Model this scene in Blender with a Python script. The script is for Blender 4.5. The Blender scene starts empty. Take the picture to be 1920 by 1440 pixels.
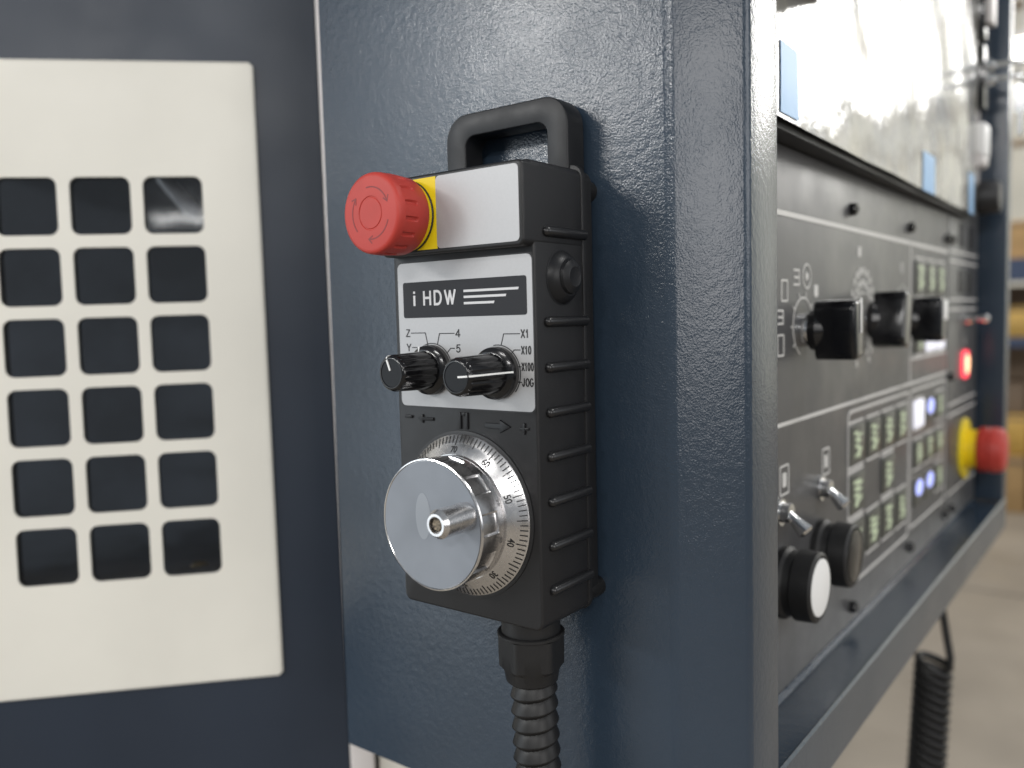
import bpy, bmesh, math, random
from mathutils import Vector, Matrix
random.seed(7)
PI = math.pi
sc = bpy.context.scene
C = sc.collection

# ------------------------------------------------------------------ camera
cam_d = bpy.data.cameras.new("camera")
cam = bpy.data.objects.new("camera", cam_d)
C.objects.link(cam)
sc.camera = cam
cam_d.sensor_width = 36.0
cam_d.lens = 29.914
cam_d.clip_start = 0.01
cam_d.clip_end = 100.0
_R = Vector((0.79371, 0.60776, -0.02558)); _U = Vector((-0.02501, 0.07462, 0.9969)); _F = Vector((-0.60778, 0.79061, -0.07443))
_m = Matrix(((_R.x, _U.x, -_F.x), (_R.y, _U.y, -_F.y), (_R.z, _U.z, -_F.z)))
cam.matrix_world = Matrix.Translation((0.22007, -0.30448, 0.14136)) @ _m.to_4x4()
cam_d.dof.use_dof = True
cam_d.dof.focus_distance = 0.395
cam_d.dof.aperture_fstop = 5.2

# ------------------------------------------------------------------ world and lamps (an indoor hall)
w = bpy.data.worlds.new("World"); sc.world = w; w.use_nodes = True
bg = w.node_tree.nodes["Background"]
bg.inputs[0].default_value = (0.86, 0.93, 1.0, 1)
bg.inputs[1].default_value = 0.30

def area(name, loc, target, sx, sy, power, col):
    d = bpy.data.lights.new(name, 'AREA'); d.shape = 'RECTANGLE'; d.size = sx; d.size_y = sy
    d.energy = power; d.color = col
    o = bpy.data.objects.new(name, d); C.objects.link(o)
    o.location = loc
    o.rotation_euler = (Vector(target) - Vector(loc)).to_track_quat('-Z', 'Y').to_euler()
    return o
area("hall_window_light", (-2.7, -2.2, 0.15), (-0.1, 0, 0.1), 2.2, 3.0, 40, (0.84, 0.93, 1.0))
area("hall_far_light", (1.30, 4.2, 1.62), (0.1, 0.2, 0.2), 1.0, 0.9, 36, (1.0, 0.98, 0.95))
area("hall_side_light", (4.5, -2.0, 1.15), (0.1, 0.2, 0.0), 2.0, 2.4, 70, (1.0, 0.97, 0.95))
area("added_cross_light", (4.6, 1.9, 1.3), (0.1, 0.3, 0.1), 2.2, 2.2, 36, (0.97, 0.98, 1.0))  # added unseen light, lifts the dark bend line and the panel
for lx, ly, lz, pw in ((-3.7, -4.6, 2.1, 46), (-2.3, -4.7, 1.9, 42), (-0.7, -3.4, 2.6, 28), (0.8, -5.6, 2.2, 40), (2.5, -4.3, 2.2, 60), (5.0, -7.2, 2.0, 4), (1.6, 1.0, 2.6, 24)):
    area("added_glint_light", (lx, ly, lz), (0, 0, 0.1), 1.1, 0.14, pw, (1.0, 0.985, 0.96))  # unseen lamps added for glints and sheen on paint and panes
area("added_far_wall_light", (3.6, 7.4, 3.4), (4.2, 11, 0.3), 2.0, 1.2, 360, (0.86, 0.94, 1.0))  # added unseen light, brightens the far wall that the panel reflects
area("rack_bay_light", (-0.2, 5.0, 3.2), (-0.5, 6.0, -1), 0.8, 1.6, 105, (1.0, 0.95, 0.88))

sc.view_settings.view_transform = 'Standard'
sc.view_settings.look = 'None'
sc.view_settings.exposure = 0.0
sc.view_settings.gamma = 1.0
sc.view_settings.use_curve_mapping = False
sc.render.engine = 'CYCLES'
sc.cycles.use_denoising = True
sc.cycles.max_bounces = 8
sc.cycles.transparent_max_bounces = 8
sc.cycles.caustics_reflective = False
sc.cycles.caustics_refractive = False
sc.cycles.sample_clamp_indirect = 6.0

# ------------------------------------------------------------------ materials
def mat(name, col, rough=0.5, metal=0.0, spec=0.5, bump=0.0, bscale=500.0, bdist=0.0005, var=0.0, vscale=30.0,
        rvar=0.0, coat=0.0, emis=None, estr=0.0, aniso=0.0, bdetail=2.0, col2=None, bump2=0.0, b2scale=40.0, uneven=0.0):
    m = bpy.data.materials.new(name); m.use_nodes = True
    nt = m.node_tree; b = nt.nodes["Principled BSDF"]
    b.inputs["Base Color"].default_value = (*col, 1)
    b.inputs["Roughness"].default_value = rough
    b.inputs["Metallic"].default_value = metal
    b.inputs["Specular IOR Level"].default_value = spec
    b.inputs["Coat Weight"].default_value = coat
    b.inputs["Anisotropic"].default_value = aniso
    if emis:
        b.inputs["Emission Color"].default_value = (*emis, 1); b.inputs["Emission Strength"].default_value = estr
    tc = nt.nodes.new("ShaderNodeTexCoord")
    if var > 0 or col2:
        n = nt.nodes.new("ShaderNodeTexNoise"); n.inputs["Scale"].default_value = vscale; n.inputs["Detail"].default_value = 6
        nt.links.new(tc.outputs["Object"], n.inputs["Vector"])
        r = nt.nodes.new("ShaderNodeValToRGB")
        c2 = col2 if col2 else tuple(c * (1 - var) for c in col)
        c1 = col if col2 else tuple(min(1, c * (1 + var)) for c in col)
        r.color_ramp.elements[0].position = 0.32; r.color_ramp.elements[1].position = 0.68
        r.color_ramp.elements[0].color = (*c2, 1); r.color_ramp.elements[1].color = (*c1, 1)
        nt.links.new(n.outputs["Fac"], r.inputs["Fac"]); nt.links.new(r.outputs["Color"], b.inputs["Base Color"])
    if rvar > 0:
        n = nt.nodes.new("ShaderNodeTexNoise"); n.inputs["Scale"].default_value = vscale * 1.7; n.inputs["Detail"].default_value = 5
        nt.links.new(tc.outputs["Object"], n.inputs["Vector"])
        mr = nt.nodes.new("ShaderNodeMapRange"); mr.inputs["From Min"].default_value = 0.3; mr.inputs["From Max"].default_value = 0.7
        mr.inputs["To Min"].default_value = max(0.02, rough - rvar); mr.inputs["To Max"].default_value = min(1, rough + rvar)
        nt.links.new(n.outputs["Fac"], mr.inputs["Value"]); nt.links.new(mr.outputs["Result"], b.inputs["Roughness"])
    prev = None; bps = []
    for (bs, sc_, dist, det) in ((bump, bscale, bdist, bdetail), (bump2, b2scale, 0.002, 2.0)):
        if bs <= 0: continue
        n = nt.nodes.new("ShaderNodeTexNoise"); n.inputs["Scale"].default_value = sc_; n.inputs["Detail"].default_value = det
        nt.links.new(tc.outputs["Object"], n.inputs["Vector"])
        bp = nt.nodes.new("ShaderNodeBump"); bp.inputs["Strength"].default_value = bs; bp.inputs["Distance"].default_value = dist
        nt.links.new(n.outputs["Fac"], bp.inputs["Height"])
        if prev: nt.links.new(prev.outputs["Normal"], bp.inputs["Normal"])
        nt.links.new(bp.outputs["Normal"], b.inputs["Normal"]); prev = bp; bps.append(bp)
    if uneven > 0:
        n = nt.nodes.new("ShaderNodeTexNoise"); n.inputs["Scale"].default_value = 16; n.inputs["Detail"].default_value = 3
        nt.links.new(tc.outputs["Object"], n.inputs["Vector"])
        mr = nt.nodes.new("ShaderNodeMapRange"); mr.inputs["From Min"].default_value = 0.3; mr.inputs["From Max"].default_value = 0.7
        mr.inputs["To Min"].default_value = bump * (1 - uneven); mr.inputs["To Max"].default_value = bump * (1 + uneven)
        nt.links.new(n.outputs["Fac"], mr.inputs["Value"]); nt.links.new(mr.outputs["Result"], bps[0].inputs["Strength"])
    return m

M = {}
M['navy'] = mat("navy_powder_coat", (0.026, 0.041, 0.062), 0.20, spec=0.6, bump=0.58, bscale=1050, bdist=0.00024, bdetail=2, var=0.10, vscale=9, rvar=0.04, bump2=0.10, b2scale=260, uneven=0.4)
M['navy_door'] = mat("navy_door_paint", (0.022, 0.031, 0.048), 0.40, spec=0.36, bump=0.25, bscale=420, bdist=0.0005, var=0.08, vscale=8, rvar=0.05)
M['cream'] = mat("cream_paint", (0.77, 0.75, 0.68), 0.48, spec=0.4, bump=0.10, bscale=420, bdist=0.0003, var=0.04, vscale=9, rvar=0.08)
M['plastic'] = mat("black_moulded_plastic", (0.011, 0.011, 0.012), 0.42, spec=0.4, bump=0.22, bscale=1600, bdist=0.00022, var=0.08, vscale=40, rvar=0.05)
M['plastic_face'] = mat("black_satin_plastic", (0.013, 0.0135, 0.015), 0.38, spec=0.26, bump=0.08, bscale=1400, bdist=0.0002, rvar=0.05, vscale=50)
M['rib'] = mat('black_rib_plastic', (0.012, 0.012, 0.013), 0.28, spec=0.5)
M['black_gloss'] = mat("black_gloss_plastic", (0.006, 0.006, 0.007), 0.16, spec=0.5, rvar=0.05, vscale=120)
M['rubber'] = mat("black_rubber", (0.010, 0.010, 0.0105), 0.5, spec=0.4, bump=0.1, bscale=700, bdist=0.0003, var=0.1, vscale=60)
M['hose'] = mat("charcoal_hose", (0.012, 0.0118, 0.012), 0.42, spec=0.32, bump=0.08, bscale=900, bdist=0.0002, var=0.1, vscale=70)
M['silver'] = mat("silver_label_film", (0.40, 0.40, 0.405), 0.42, metal=0.25, spec=0.5, bump=0.05, bscale=2600, bdist=0.0001, var=0.02, vscale=900)
M['yellow'] = mat("yellow_print", (0.80, 0.62, 0.012), 0.42, spec=0.4)
M['yellow_plastic'] = mat("yellow_plastic", (0.78, 0.58, 0.012), 0.4)
M['red'] = mat("red_plastic", (0.44, 0.044, 0.033), 0.48, spec=0.35, bump=0.05, bscale=1500, bdist=0.0001, var=0.05, vscale=90)
M['red_groove_shade'] = mat("red_groove_shade", (0.20, 0.014, 0.012), 0.5)  # darker red paints in the shade of the embossed arrows
M['steel'] = mat("machined_steel", (0.66, 0.65, 0.65), 0.26, metal=1.0, aniso=0.6, rvar=0.04, vscale=150)
M['steel_bright'] = mat("polished_steel", (0.70, 0.69, 0.69), 0.21, metal=1.0, rvar=0.05, vscale=150)
M['wheel_face'] = mat("grey_wheel_film", (0.185, 0.203, 0.232), 0.40, metal=0.0, spec=0.5, bump=0.03, bscale=260, bdist=0.0003, var=0.07, vscale=45, rvar=0.08, coat=0.2)
M['wheel_mark'] = mat("pale_wheel_mark", (0.25, 0.27, 0.30), 0.36)
M['screw_dirty'] = mat("brassy_grease", (0.34, 0.28, 0.20), 0.5, metal=0.6, bump=0.9, bscale=1500, bdist=0.0008, col2=(0.08, 0.07, 0.06), vscale=900)
M['ink'] = mat("black_ink", (0.010, 0.010, 0.011), 0.5)
M['ink_grey'] = mat("charcoal_print", (0.022, 0.023, 0.027), 0.5, spec=0.2, bump=0.06, bscale=2400, bdist=0.0001)
M['print_silver'] = mat("silver_print", (0.58, 0.58, 0.59), 0.45)
M['disc_grey'] = mat('smoked_disc', (0.06, 0.058, 0.058), 0.3)
M['cap_black'] = mat('matt_black_cap', (0.008, 0.009, 0.011), 0.42, spec=0.2)
M['white'] = mat("white_paint", (0.80, 0.80, 0.79), 0.42)
M['panel'] = mat("charcoal_panel_film", (0.074, 0.074, 0.076), 0.38, spec=0.6, bump=0.10, bscale=900, bdist=0.0002, var=0.06, vscale=20, rvar=0.06)
M['print_pale'] = mat("pale_panel_print", (0.60, 0.59, 0.57), 0.5)
M['key'] = mat("dark_key_cap", (0.055, 0.058, 0.050), 0.35)
M['legend'] = mat("green_legend", (0.52, 0.60, 0.42), 0.5, emis=(0.6, 0.72, 0.42), estr=0.05)
M['lit_blue'] = mat("lit_blue_lamp", (0.4, 0.45, 0.9), 0.4, emis=(0.42, 0.48, 1.0), estr=0.9)
M['lit_white'] = mat("lit_white_key", (0.8, 0.8, 0.85), 0.4, emis=(0.86, 0.86, 1.0), estr=0.5)
M['lit_red'] = mat("lit_red_ring", (0.8, 0.03, 0.05), 0.4, emis=(1.0, 0.06, 0.10), estr=1.6)
M['lit_core'] = mat("lit_red_core", (0.9, 0.5, 0.3), 0.4, emis=(1.0, 0.55, 0.30), estr=2.2)
M['chrome'] = mat("chrome", (0.75, 0.75, 0.75), 0.12, metal=1.0)
M['brass'] = mat("brass", (0.62, 0.48, 0.26), 0.3, metal=1.0)
M['film'] = mat("crinkled_protective_film", (0.36, 0.345, 0.29), 0.15, spec=0.5, bump=0.5, bscale=24, bdist=0.003, bdetail=4, col2=(0.15, 0.16, 0.18), vscale=18, coat=0.1, bump2=0.15, b2scale=9)  # yellowish and grey mottling paints reflections of the hall into the film
M['tape'] = mat("blue_tape", (0.24, 0.45, 0.72), 0.45)
M['dark'] = mat("dark_interior", (0.07, 0.08, 0.10), 0.6, var=0.4, vscale=12)
M['trim'] = mat("brushed_trim", (0.66, 0.63, 0.62), 0.42, metal=0.1, var=0.06, vscale=18)
M['floor'] = mat("sealed_concrete", (0.285, 0.247, 0.20), 0.48, spec=0.4, var=0.16, vscale=2.3, bump=0.1, bscale=30, bdist=0.002, rvar=0.1)
M['wall'] = mat("cream_wall", (0.80, 0.74, 0.62), 0.7, var=0.04, vscale=2)
M['rack_blue'] = mat("blue_rack_paint", (0.020, 0.040, 0.095), 0.45)
M['cardboard'] = mat("brown_cardboard", (0.36, 0.23, 0.10), 0.8, var=0.12, vscale=8)
M['ochre'] = mat("ochre_cast_metal", (0.55, 0.34, 0.08), 0.4, metal=0.3, var=0.15, vscale=10)
M['truss'] = mat("brown_truss", (0.20, 0.14, 0.09), 0.6)
M['lamp'] = mat("lamp_diffuser", (0.9, 0.9, 0.85), 0.5, emis=(1.0, 0.93, 0.78), estr=9.0)

def glass_mat():
    m = bpy.data.materials.new("door_glass"); m.use_nodes = True
    nt = m.node_tree; nt.nodes.clear()
    out = nt.nodes.new("ShaderNodeOutputMaterial"); mix = nt.nodes.new("ShaderNodeMixShader")
    tr = nt.nodes.new("ShaderNodeBsdfTransparent"); tr.inputs[0].default_value = (0.78, 0.80, 0.82, 1)
    gl = nt.nodes.new("ShaderNodeBsdfGlossy"); gl.inputs["Roughness"].default_value = 0.05
    tc = nt.nodes.new("ShaderNodeTexCoord"); n = nt.nodes.new("ShaderNodeTexNoise"); n.inputs["Scale"].default_value = 14
    nt.links.new(tc.outputs["Object"], n.inputs["Vector"])
    bp = nt.nodes.new("ShaderNodeBump"); bp.inputs["Strength"].default_value = 0.12; bp.inputs["Distance"].default_value = 0.004
    nt.links.new(n.outputs["Fac"], bp.inputs["Height"]); nt.links.new(bp.outputs["Normal"], gl.inputs["Normal"])
    fr = nt.nodes.new("ShaderNodeFresnel"); fr.inputs[0].default_value = 1.6
    nt.links.new(fr.outputs[0], mix.inputs[0]); nt.links.new(tr.outputs[0], mix.inputs[1]); nt.links.new(gl.outputs[0], mix.inputs[2])
    nt.links.new(mix.outputs[0], out.inputs[0])
    return m
M['glass'] = glass_mat()

# ------------------------------------------------------------------ mesh helpers (all in world metres)
def new(): return bmesh.new()

def obj(name, bm, m, parent=None, sharp=35, label=None, local=False):
    """links bm as one mesh object; world coordinates are moved into the parent thing's frame"""
    me = bpy.data.meshes.new(name)
    bmesh.ops.recalc_face_normals(bm, faces=bm.faces)
    if parent is not None and not local:
        inv = (WM(parent)).inverted(); bm.transform(inv)
    bm.to_mesh(me); bm.free()
    for p in me.polygons: p.use_smooth = p.loop_total < 7
    me.set_sharp_from_angle(angle=math.radians(sharp))
    me.materials.append(M[m])
    o = bpy.data.objects.new(name, me); C.objects.link(o)
    if parent is not None: o.parent = parent
    if label: o["label"] = label
    if name in FINE: o["kind"] = "stuff"
    return o

FINE = {"printed_line", "printed_bar", "printed_symbol", "dial_scale", "override_scale", "legend", "lettering", "turn_arrow", "graduation_mark", "dial_number", "pointer_line", "label_border", "index_mark"}
def WM(o):
    m = Matrix.LocRotScale(o.location, o.rotation_euler, o.scale) if o.rotation_mode != 'QUATERNION' else Matrix.LocRotScale(o.location, o.rotation_quaternion, o.scale)
    return (WM(o.parent) @ m) if o.parent else m

def thing(name, label, cat, loc=(0, 0, 0), group=None):
    o = bpy.data.objects.new(name, None); C.objects.link(o); o.location = loc
    o.empty_display_size = 0.02
    o["label"] = label; o["category"] = cat
    if group: o["group"] = group
    return o

def tag(o, label, cat, group=None):
    o["label"] = label; o["category"] = cat
    if group: o["group"] = group
    return o

def box(bm, a, b, bev=0.0, seg=2):
    t = new()
    r = bmesh.ops.create_cube(t, size=1.0)
    c = [(a[i] + b[i]) / 2 for i in range(3)]; s = [abs(b[i] - a[i]) for i in range(3)]
    for v in t.verts: v.co = Vector((c[0] + v.co.x * s[0], c[1] + v.co.y * s[1], c[2] + v.co.z * s[2]))
    if bev > 0: bmesh.ops.bevel(t, geom=t.edges[:], offset=bev, segments=seg, affect='EDGES', profile=0.5)
    merge(bm, t)
    return bm

def merge(bm, t):
    me = bpy.data.meshes.new("t"); t.to_mesh(me); t.free(); bm.from_mesh(me); bpy.data.meshes.remove(me)

def mp(face, u, v, n):
    """point on a face frame: 'A' faces -Y (u=+X, v=+Z), 'C' faces +X (u=+Y, v=+Z)"""
    return Vector((u, -n, v)) if face == 'A' else Vector((n, u, v))

def prism(bm, pts, face, n0, n1, bev=0.0, seg=2, bev_all=False):
    """closed outline pts (u,v) extruded from n0 (back) to n1 (front)"""
    t = new()
    b = [t.verts.new(mp(face, u, v, n0)) for u, v in pts]; f = [t.verts.new(mp(face, u, v, n1)) for u, v in pts]
    k = len(pts)
    ff = t.faces.new(f); t.faces.new(b[::-1])
    for i in range(k): t.faces.new((b[i], b[(i + 1) % k], f[(i + 1) % k], f[i]))
    bmesh.ops.recalc_face_normals(t, faces=t.faces)
    if bev > 0:
        g = [e for e in t.edges if (e.verts[0] in f and e.verts[1] in f)] if not bev_all else t.edges[:]
        bmesh.ops.bevel(t, geom=g, offset=bev, segments=seg, affect='EDGES', profile=0.5)
    merge(bm, t); return bm

def rrect(u0, u1, v0, v1, r, k=5):
    pts = []
    for cx, cy, a0 in ((u1 - r, v0 + r, -90), (u1 - r, v1 - r, 0), (u0 + r, v1 - r, 90), (u0 + r, v0 + r, 180)):
        for i in range(k + 1):
            a = math.radians(a0 + 90 * i / k); pts.append((cx + r * math.cos(a), cy + r * math.sin(a)))
    return pts

def circ(u, v, r, k=40): return [(u + r * math.cos(2 * PI * i / k), v + r * math.sin(2 * PI * i / k)) for i in range(k)]

def lathe(bm, face, u, v, prof, k=64, rf=None):
    """prof: list of (n, r) along the face's outward normal; rf(theta, j, r) may reshape"""
    rings = []
    t = new()
    for j, (n, r) in enumerate(prof):
        if r <= 1e-7: rings.append([t.verts.new(mp(face, u, v, n))]); continue
        ring = []
        for i in range(k):
            a = 2 * PI * i / k; rr = rf(a, j, r) if rf else r
            ring.append(t.verts.new(mp(face, u + rr * math.cos(a), v + rr * math.sin(a), n)))
        rings.append(ring)
    for A, B in zip(rings, rings[1:]):
        for i in range(k):
            j = (i + 1) % k
            if len(A) == 1 and len(B) == 1: continue
            if len(A) == 1: t.faces.new((A[0], B[i], B[j]))
            elif len(B) == 1: t.faces.new((A[i], A[j], B[0]))
            else: t.faces.new((A[i], A[j], B[j], B[i]))
    if len(rings[0]) > 1: t.faces.new(rings[0][::-1])
    if len(rings[-1]) > 1: t.faces.new(rings[-1])
    bmesh.ops.recalc_face_normals(t, faces=t.faces)
    merge(bm, t); return bm

STK = [0]
def stroke(bm, pts, wd, face, n0, n1):
    """flat printed line through (u,v) points"""
    for si, (a, b) in enumerate(zip(pts, pts[1:])):
        STK[0] = (STK[0] + 1) % 7
        d = Vector((b[0] - a[0], b[1] - a[1])); L = d.length
        if L < 1e-9: continue
        d /= L; p = Vector((-d.y, d.x)) * wd / 2; e = d * wd * 0.35
        q = [Vector(a) - e + p, Vector(a) - e - p, Vector(b) + e - p, Vector(b) + e + p]
        prism(bm, [(x.x, x.y) for x in q], face, n0 - STK[0] * 4e-6, n1 + STK[0] * 4e-6)
    return bm

def arc(u, v, r, a0, a1, k=24):
    return [(u + r * math.cos(math.radians(a0 + (a1 - a0) * i / k)), v + r * math.sin(math.radians(a0 + (a1 - a0) * i / k))) for i in range(k + 1)]

def tube(bm, path, r, k=10, closed_ends=True):
    t = new(); rings = []
    path = [Vector(p) for p in path]
    up = Vector((0.13, 0.31, 0.94)).normalized(); prev = None
    for i, p in enumerate(path):
        d = (path[min(i + 1, len(path) - 1)] - path[max(i - 1, 0)]).normalized()
        if prev is None:
            s = d.cross(up); s = s.normalized() if s.length > 1e-4 else d.orthogonal().normalized()
        else:
            s = (prev - d * prev.dot(d)).normalized()
        prev = s; q = d.cross(s)
        rr = r[i] if isinstance(r, (list, tuple)) else r
        rings.append([t.verts.new(p + s * rr * math.cos(2 * PI * j / k) + q * rr * math.sin(2 * PI * j / k)) for j in range(k)])
    for A, B in zip(rings, rings[1:]):
        for j in range(k): t.faces.new((A[j], A[(j + 1) % k], B[(j + 1) % k], B[j]))
    if closed_ends: t.faces.new(rings[0][::-1]); t.faces.new(rings[-1])
    merge(bm, t); return bm

def text2d(s, size, bold=0.0, cx=0.5, spacing=1.0):
    """2-D triangles of a word: list of polygons [(u,v),...] centred on 0,0"""
    cu = bpy.data.curves.new("t", 'FONT'); cu.body = s; cu.size = size; cu.offset = bold; cu.space_character = spacing
    cu.resolution_u = 3
    o = bpy.data.objects.new("t", cu); C.objects.link(o)
    dg = bpy.context.evaluated_depsgraph_get()
    me = bpy.data.meshes.new_from_object(o.evaluated_get(dg))
    P = [tuple(v.co[:2]) for v in me.vertices]
    x0, x1 = min(p[0] for p in P), max(p[0] for p in P); y0, y1 = min(p[1] for p in P), max(p[1] for p in P)
    P = [(p[0] - (x0 + (x1 - x0) * cx), p[1] - (y0 + y1) / 2) for p in P]
    polys = [[P[i] for i in f.vertices] for f in me.polygons]
    bpy.data.objects.remove(o); bpy.data.curves.remove(cu); bpy.data.meshes.remove(me)
    return polys

def word(bm, s, u, v, size, face, n, bold=0.0, cx=0.5, spacing=1.0, sx=1.0, fit=None):
    pls = text2d(s, size, bold, cx, spacing)
    if fit: sx = fit / (max(x for p in pls for x, y in p) - min(x for p in pls for x, y in p))
    for pl in pls:
        bm.faces.new([bm.verts.new(mp(face, u + x * sx, v + y, n)) for x, y in pl])
    return bm

def _el(cx, cy, rx, ry, a0, a1, k=14):
    return [(cx + rx * math.cos(math.radians(a0 + (a1 - a0) * i / k)), cy + ry * math.sin(math.radians(a0 + (a1 - a0) * i / k))) for i in range(k + 1)]
GLY = {
 'X': [[(0, 0), (.95, 1)], [(0, 1), (.95, 0)]], '1': [[(.12, .70), (.52, 1), (.52, 0)]],
 '0': [_el(.5, .5, .42, .5, 0, 360)], 'O': [_el(.5, .5, .5, .5, 0, 360)],
 'J': [[(.80, 1), (.80, .3)] + _el(.45, .3, .35, .3, 0, -180, 8)],
 'G': [_el(.5, .5, .5, .5, 45, 340, 16) + [(.97, .45), (.60, .45)]],
 'Z': [[(.05, 1), (.95, 1), (.0, 0), (1, 0)]], 'Y': [[(0, 1), (.5, .45), (1, 1)], [(.5, .45), (.5, 0)]],
 '4': [[(.72, 0), (.72, 1), (.0, .28), (1, .28)]], '5': [[(.9, 1), (.22, 1), (.12, .52)] + _el(.45, .33, .45, .33, 125, -150, 12)],
 'H': [[(.06, 0), (.06, 1)], [(.94, 0), (.94, 1)], [(.06, .52), (.94, .52)]],
 'D': [[(.05, 0), (.05, 1), (.42, 1)] + _el(.42, .5, .52, .5, 90, -90, 12) + [(.05, 0)]],
 'W': [[(0, 1), (.28, 0), (.5, .95), (.72, 0), (1, 1)]]}
ADV = {'1': .72, 'W': 1.36, 'J': .86}
def glyphs(bm, s, u, v, h, wd, face, n0, n1, total=None, cw=0.62, gap=0.26):
    """sans-serif word in strokes; u is its left edge, v its mid height, total its width"""
    W = sum(ADV.get(c, 1.0) for c in s) * cw * h + gap * h * (len(s) - 1)
    f = total / W if total else 1.0
    x = u
    for c in s:
        a = ADV.get(c, 1.0) * cw * h * f
        for st in GLY[c]: stroke(bm, [(x + px * a, v - h / 2 + py * h) for px, py in st], wd, face, n0, n1)
        x += a + gap * h * f

def dup(o, loc_delta, parent):
    c = o.copy(); C.objects.link(c); c.parent = parent
    c.location = Vector(o.location) + Vector(loc_delta)
    for ch in o.children:
        d = ch.copy(); C.objects.link(d); d.parent = c
    return c

# ================================================================== SETTING
FZ = -1.15
bm = new(); box(bm, (-8, -6, FZ - 0.05), (8, 12, FZ)); fl = obj("floor", bm, 'floor'); fl["kind"] = "structure"
bm = new(); box(bm, (-8, 4.02, FZ), (8, 4.03, FZ + 0.001)); o = obj("floor_joint", bm, 'ink_grey', fl)
bm = new(); box(bm, (-8, 11.0, FZ), (8, 11.1, 4.5)); wl = obj("wall_far", bm, 'wall'); wl["kind"] = "structure"

# ================================================================== CONTROL CABINET (hanging operator console)
cab = thing("control_cabinet", "navy powder-coated operator cabinet with charcoal control panel, behind the handheld pendant", "control cabinet", (-0.07, 0.45, -0.133))
ZB, ZT = -0.133, 0.62
XP = 0.033    # face of the control panel
XF = 0.0649   # outer face of the frame
# bent side post: broad face, 45 degree fold, narrow front return
t = new()
pf = [(-0.2, 0.055), (0.0379, 0.055), (XF, 0.082), (XF, 0.1189), (0.0296, 0.1189), (0.0296, 0.132), (-0.2, 0.132)]
vb = [t.verts.new((x, y, ZB)) for x, y in pf]; vt = [t.verts.new((x, y, ZT)) for x, y in pf]
t.faces.new(vb[::-1]); t.faces.new(vt)
for i in range(len(pf)): t.faces.new((vb[i], vb[(i + 1) % 7], vt[(i + 1) % 7], vt[i]))
g = [e for e in t.edges if abs(e.verts[0].co.z - e.verts[1].co.z) > 0.1]
bmesh.ops.recalc_face_normals(t, faces=t.faces)
gs = [e for e in g if e.verts[0].co.y < 0.1 and e.verts[0].co.x > 0]
bmesh.ops.bevel(t, geom=gs, offset=0.0032, segments=5, affect='EDGES', profile=0.5)
gs = [e for e in t.edges if abs(e.verts[0].co.z - e.verts[1].co.z) > 0.1 and ((e.verts[0].co.x > XF - 1e-5 and e.verts[0].co.y > 0.118) or e.verts[0].co.x < -0.199)]
bmesh.ops.bevel(t, geom=gs, offset=0.0012, segments=3, affect='EDGES', profile=0.5)
obj("side_post", t, 'navy', cab, 30)
bm = new(); box(bm, (-0.2, 0.1322, ZB + 0.002), (0.0292, 0.919, ZT - 0.002)); obj("enclosure_back", bm, 'navy', cab)
# bottom rail with ledge, outer face, small lip
t = new()
prr = [(0.0296, -0.136), (XF, -0.136), (XF, -0.1008), (XF - 0.0014, -0.0992), (XF - 0.0026, -0.1002), (0.0355, -0.1010), (0.0296, -0.0982)]
va = [t.verts.new((x, 0.1191, z)) for x, z in prr]; vc = [t.verts.new((x, 0.92, z)) for x, z in prr]
t.faces.new(va); t.faces.new(vc[::-1])
for i in range(7): t.faces.new((va[i], va[(i + 1) % 7], vc[(i + 1) % 7], vc[i]))
obj("bottom_rail", t, 'navy', cab, 25)
bm = new(); box(bm, (0.0296, 0.893, -0.0984), (XF, 0.9198, ZT), 0.001); obj("end_post", bm, 'navy', cab)

# panel plates
def plate(y0, y1, z0, z1, x=XP):
    b = new(); prism(b, rrect(y0, y1, z0, z1, 0.0012, 2), 'C', 0.0296, x, 0.0006); return b
main_p = obj("control_panel", plate(0.1195, 0.7125, -0.0972, 0.2435), 'panel', cab)
side_p = obj("control_panel", plate(0.7165, 0.8925, -0.0972, 0.2600), 'panel', cab)
N0, N1 = XP + 0.00005, XP + 0.0004
def lines(name, segs, wd, parent, m='print_pale'):
    b = new()
    for s in segs: stroke(b, s, wd, 'C', N0, N1)
    return obj(name, b, m, parent)
lines("printed_line", [[(0.12, 0.2025), (0.709, 0.2025)]], 0.0032, main_p)
lines("printed_line", [[(0.12, 0.0725), (0.709, 0.0735)]], 0.0024, main_p)
def loop(u0, u1, v0, v1, r): p = rrect(u0, u1, v0, v1, r, 4); return p + [p[0]]
lines("printed_frame", [loop(0.3510, 0.5400, -0.0680, 0.0660, 0.006)], 0.0022, main_p)
lines("printed_frame", [loop(0.5480, 0.7060, -0.0640, 0.0660, 0.004)], 0.0022, main_p)
lines("printed_line", [[(0.5440, 0.0735), (0.5440, 0.2025)]], 0.003, main_p)
lines("printed_line", [[(0.548, 0.131), (0.706, 0.131)]], 0.002, main_p)
lines("printed_line", [[(0.548, 0.096), (0.706, 0.096)]], 0.002, main_p)
for z in (0.205, 0.194, 0.152, 0.141, 0.036, 0.024, -0.064):
    lines("printed_line", [[(0.722, z), (0.885, z)]], 0.0022, side_p)

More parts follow.
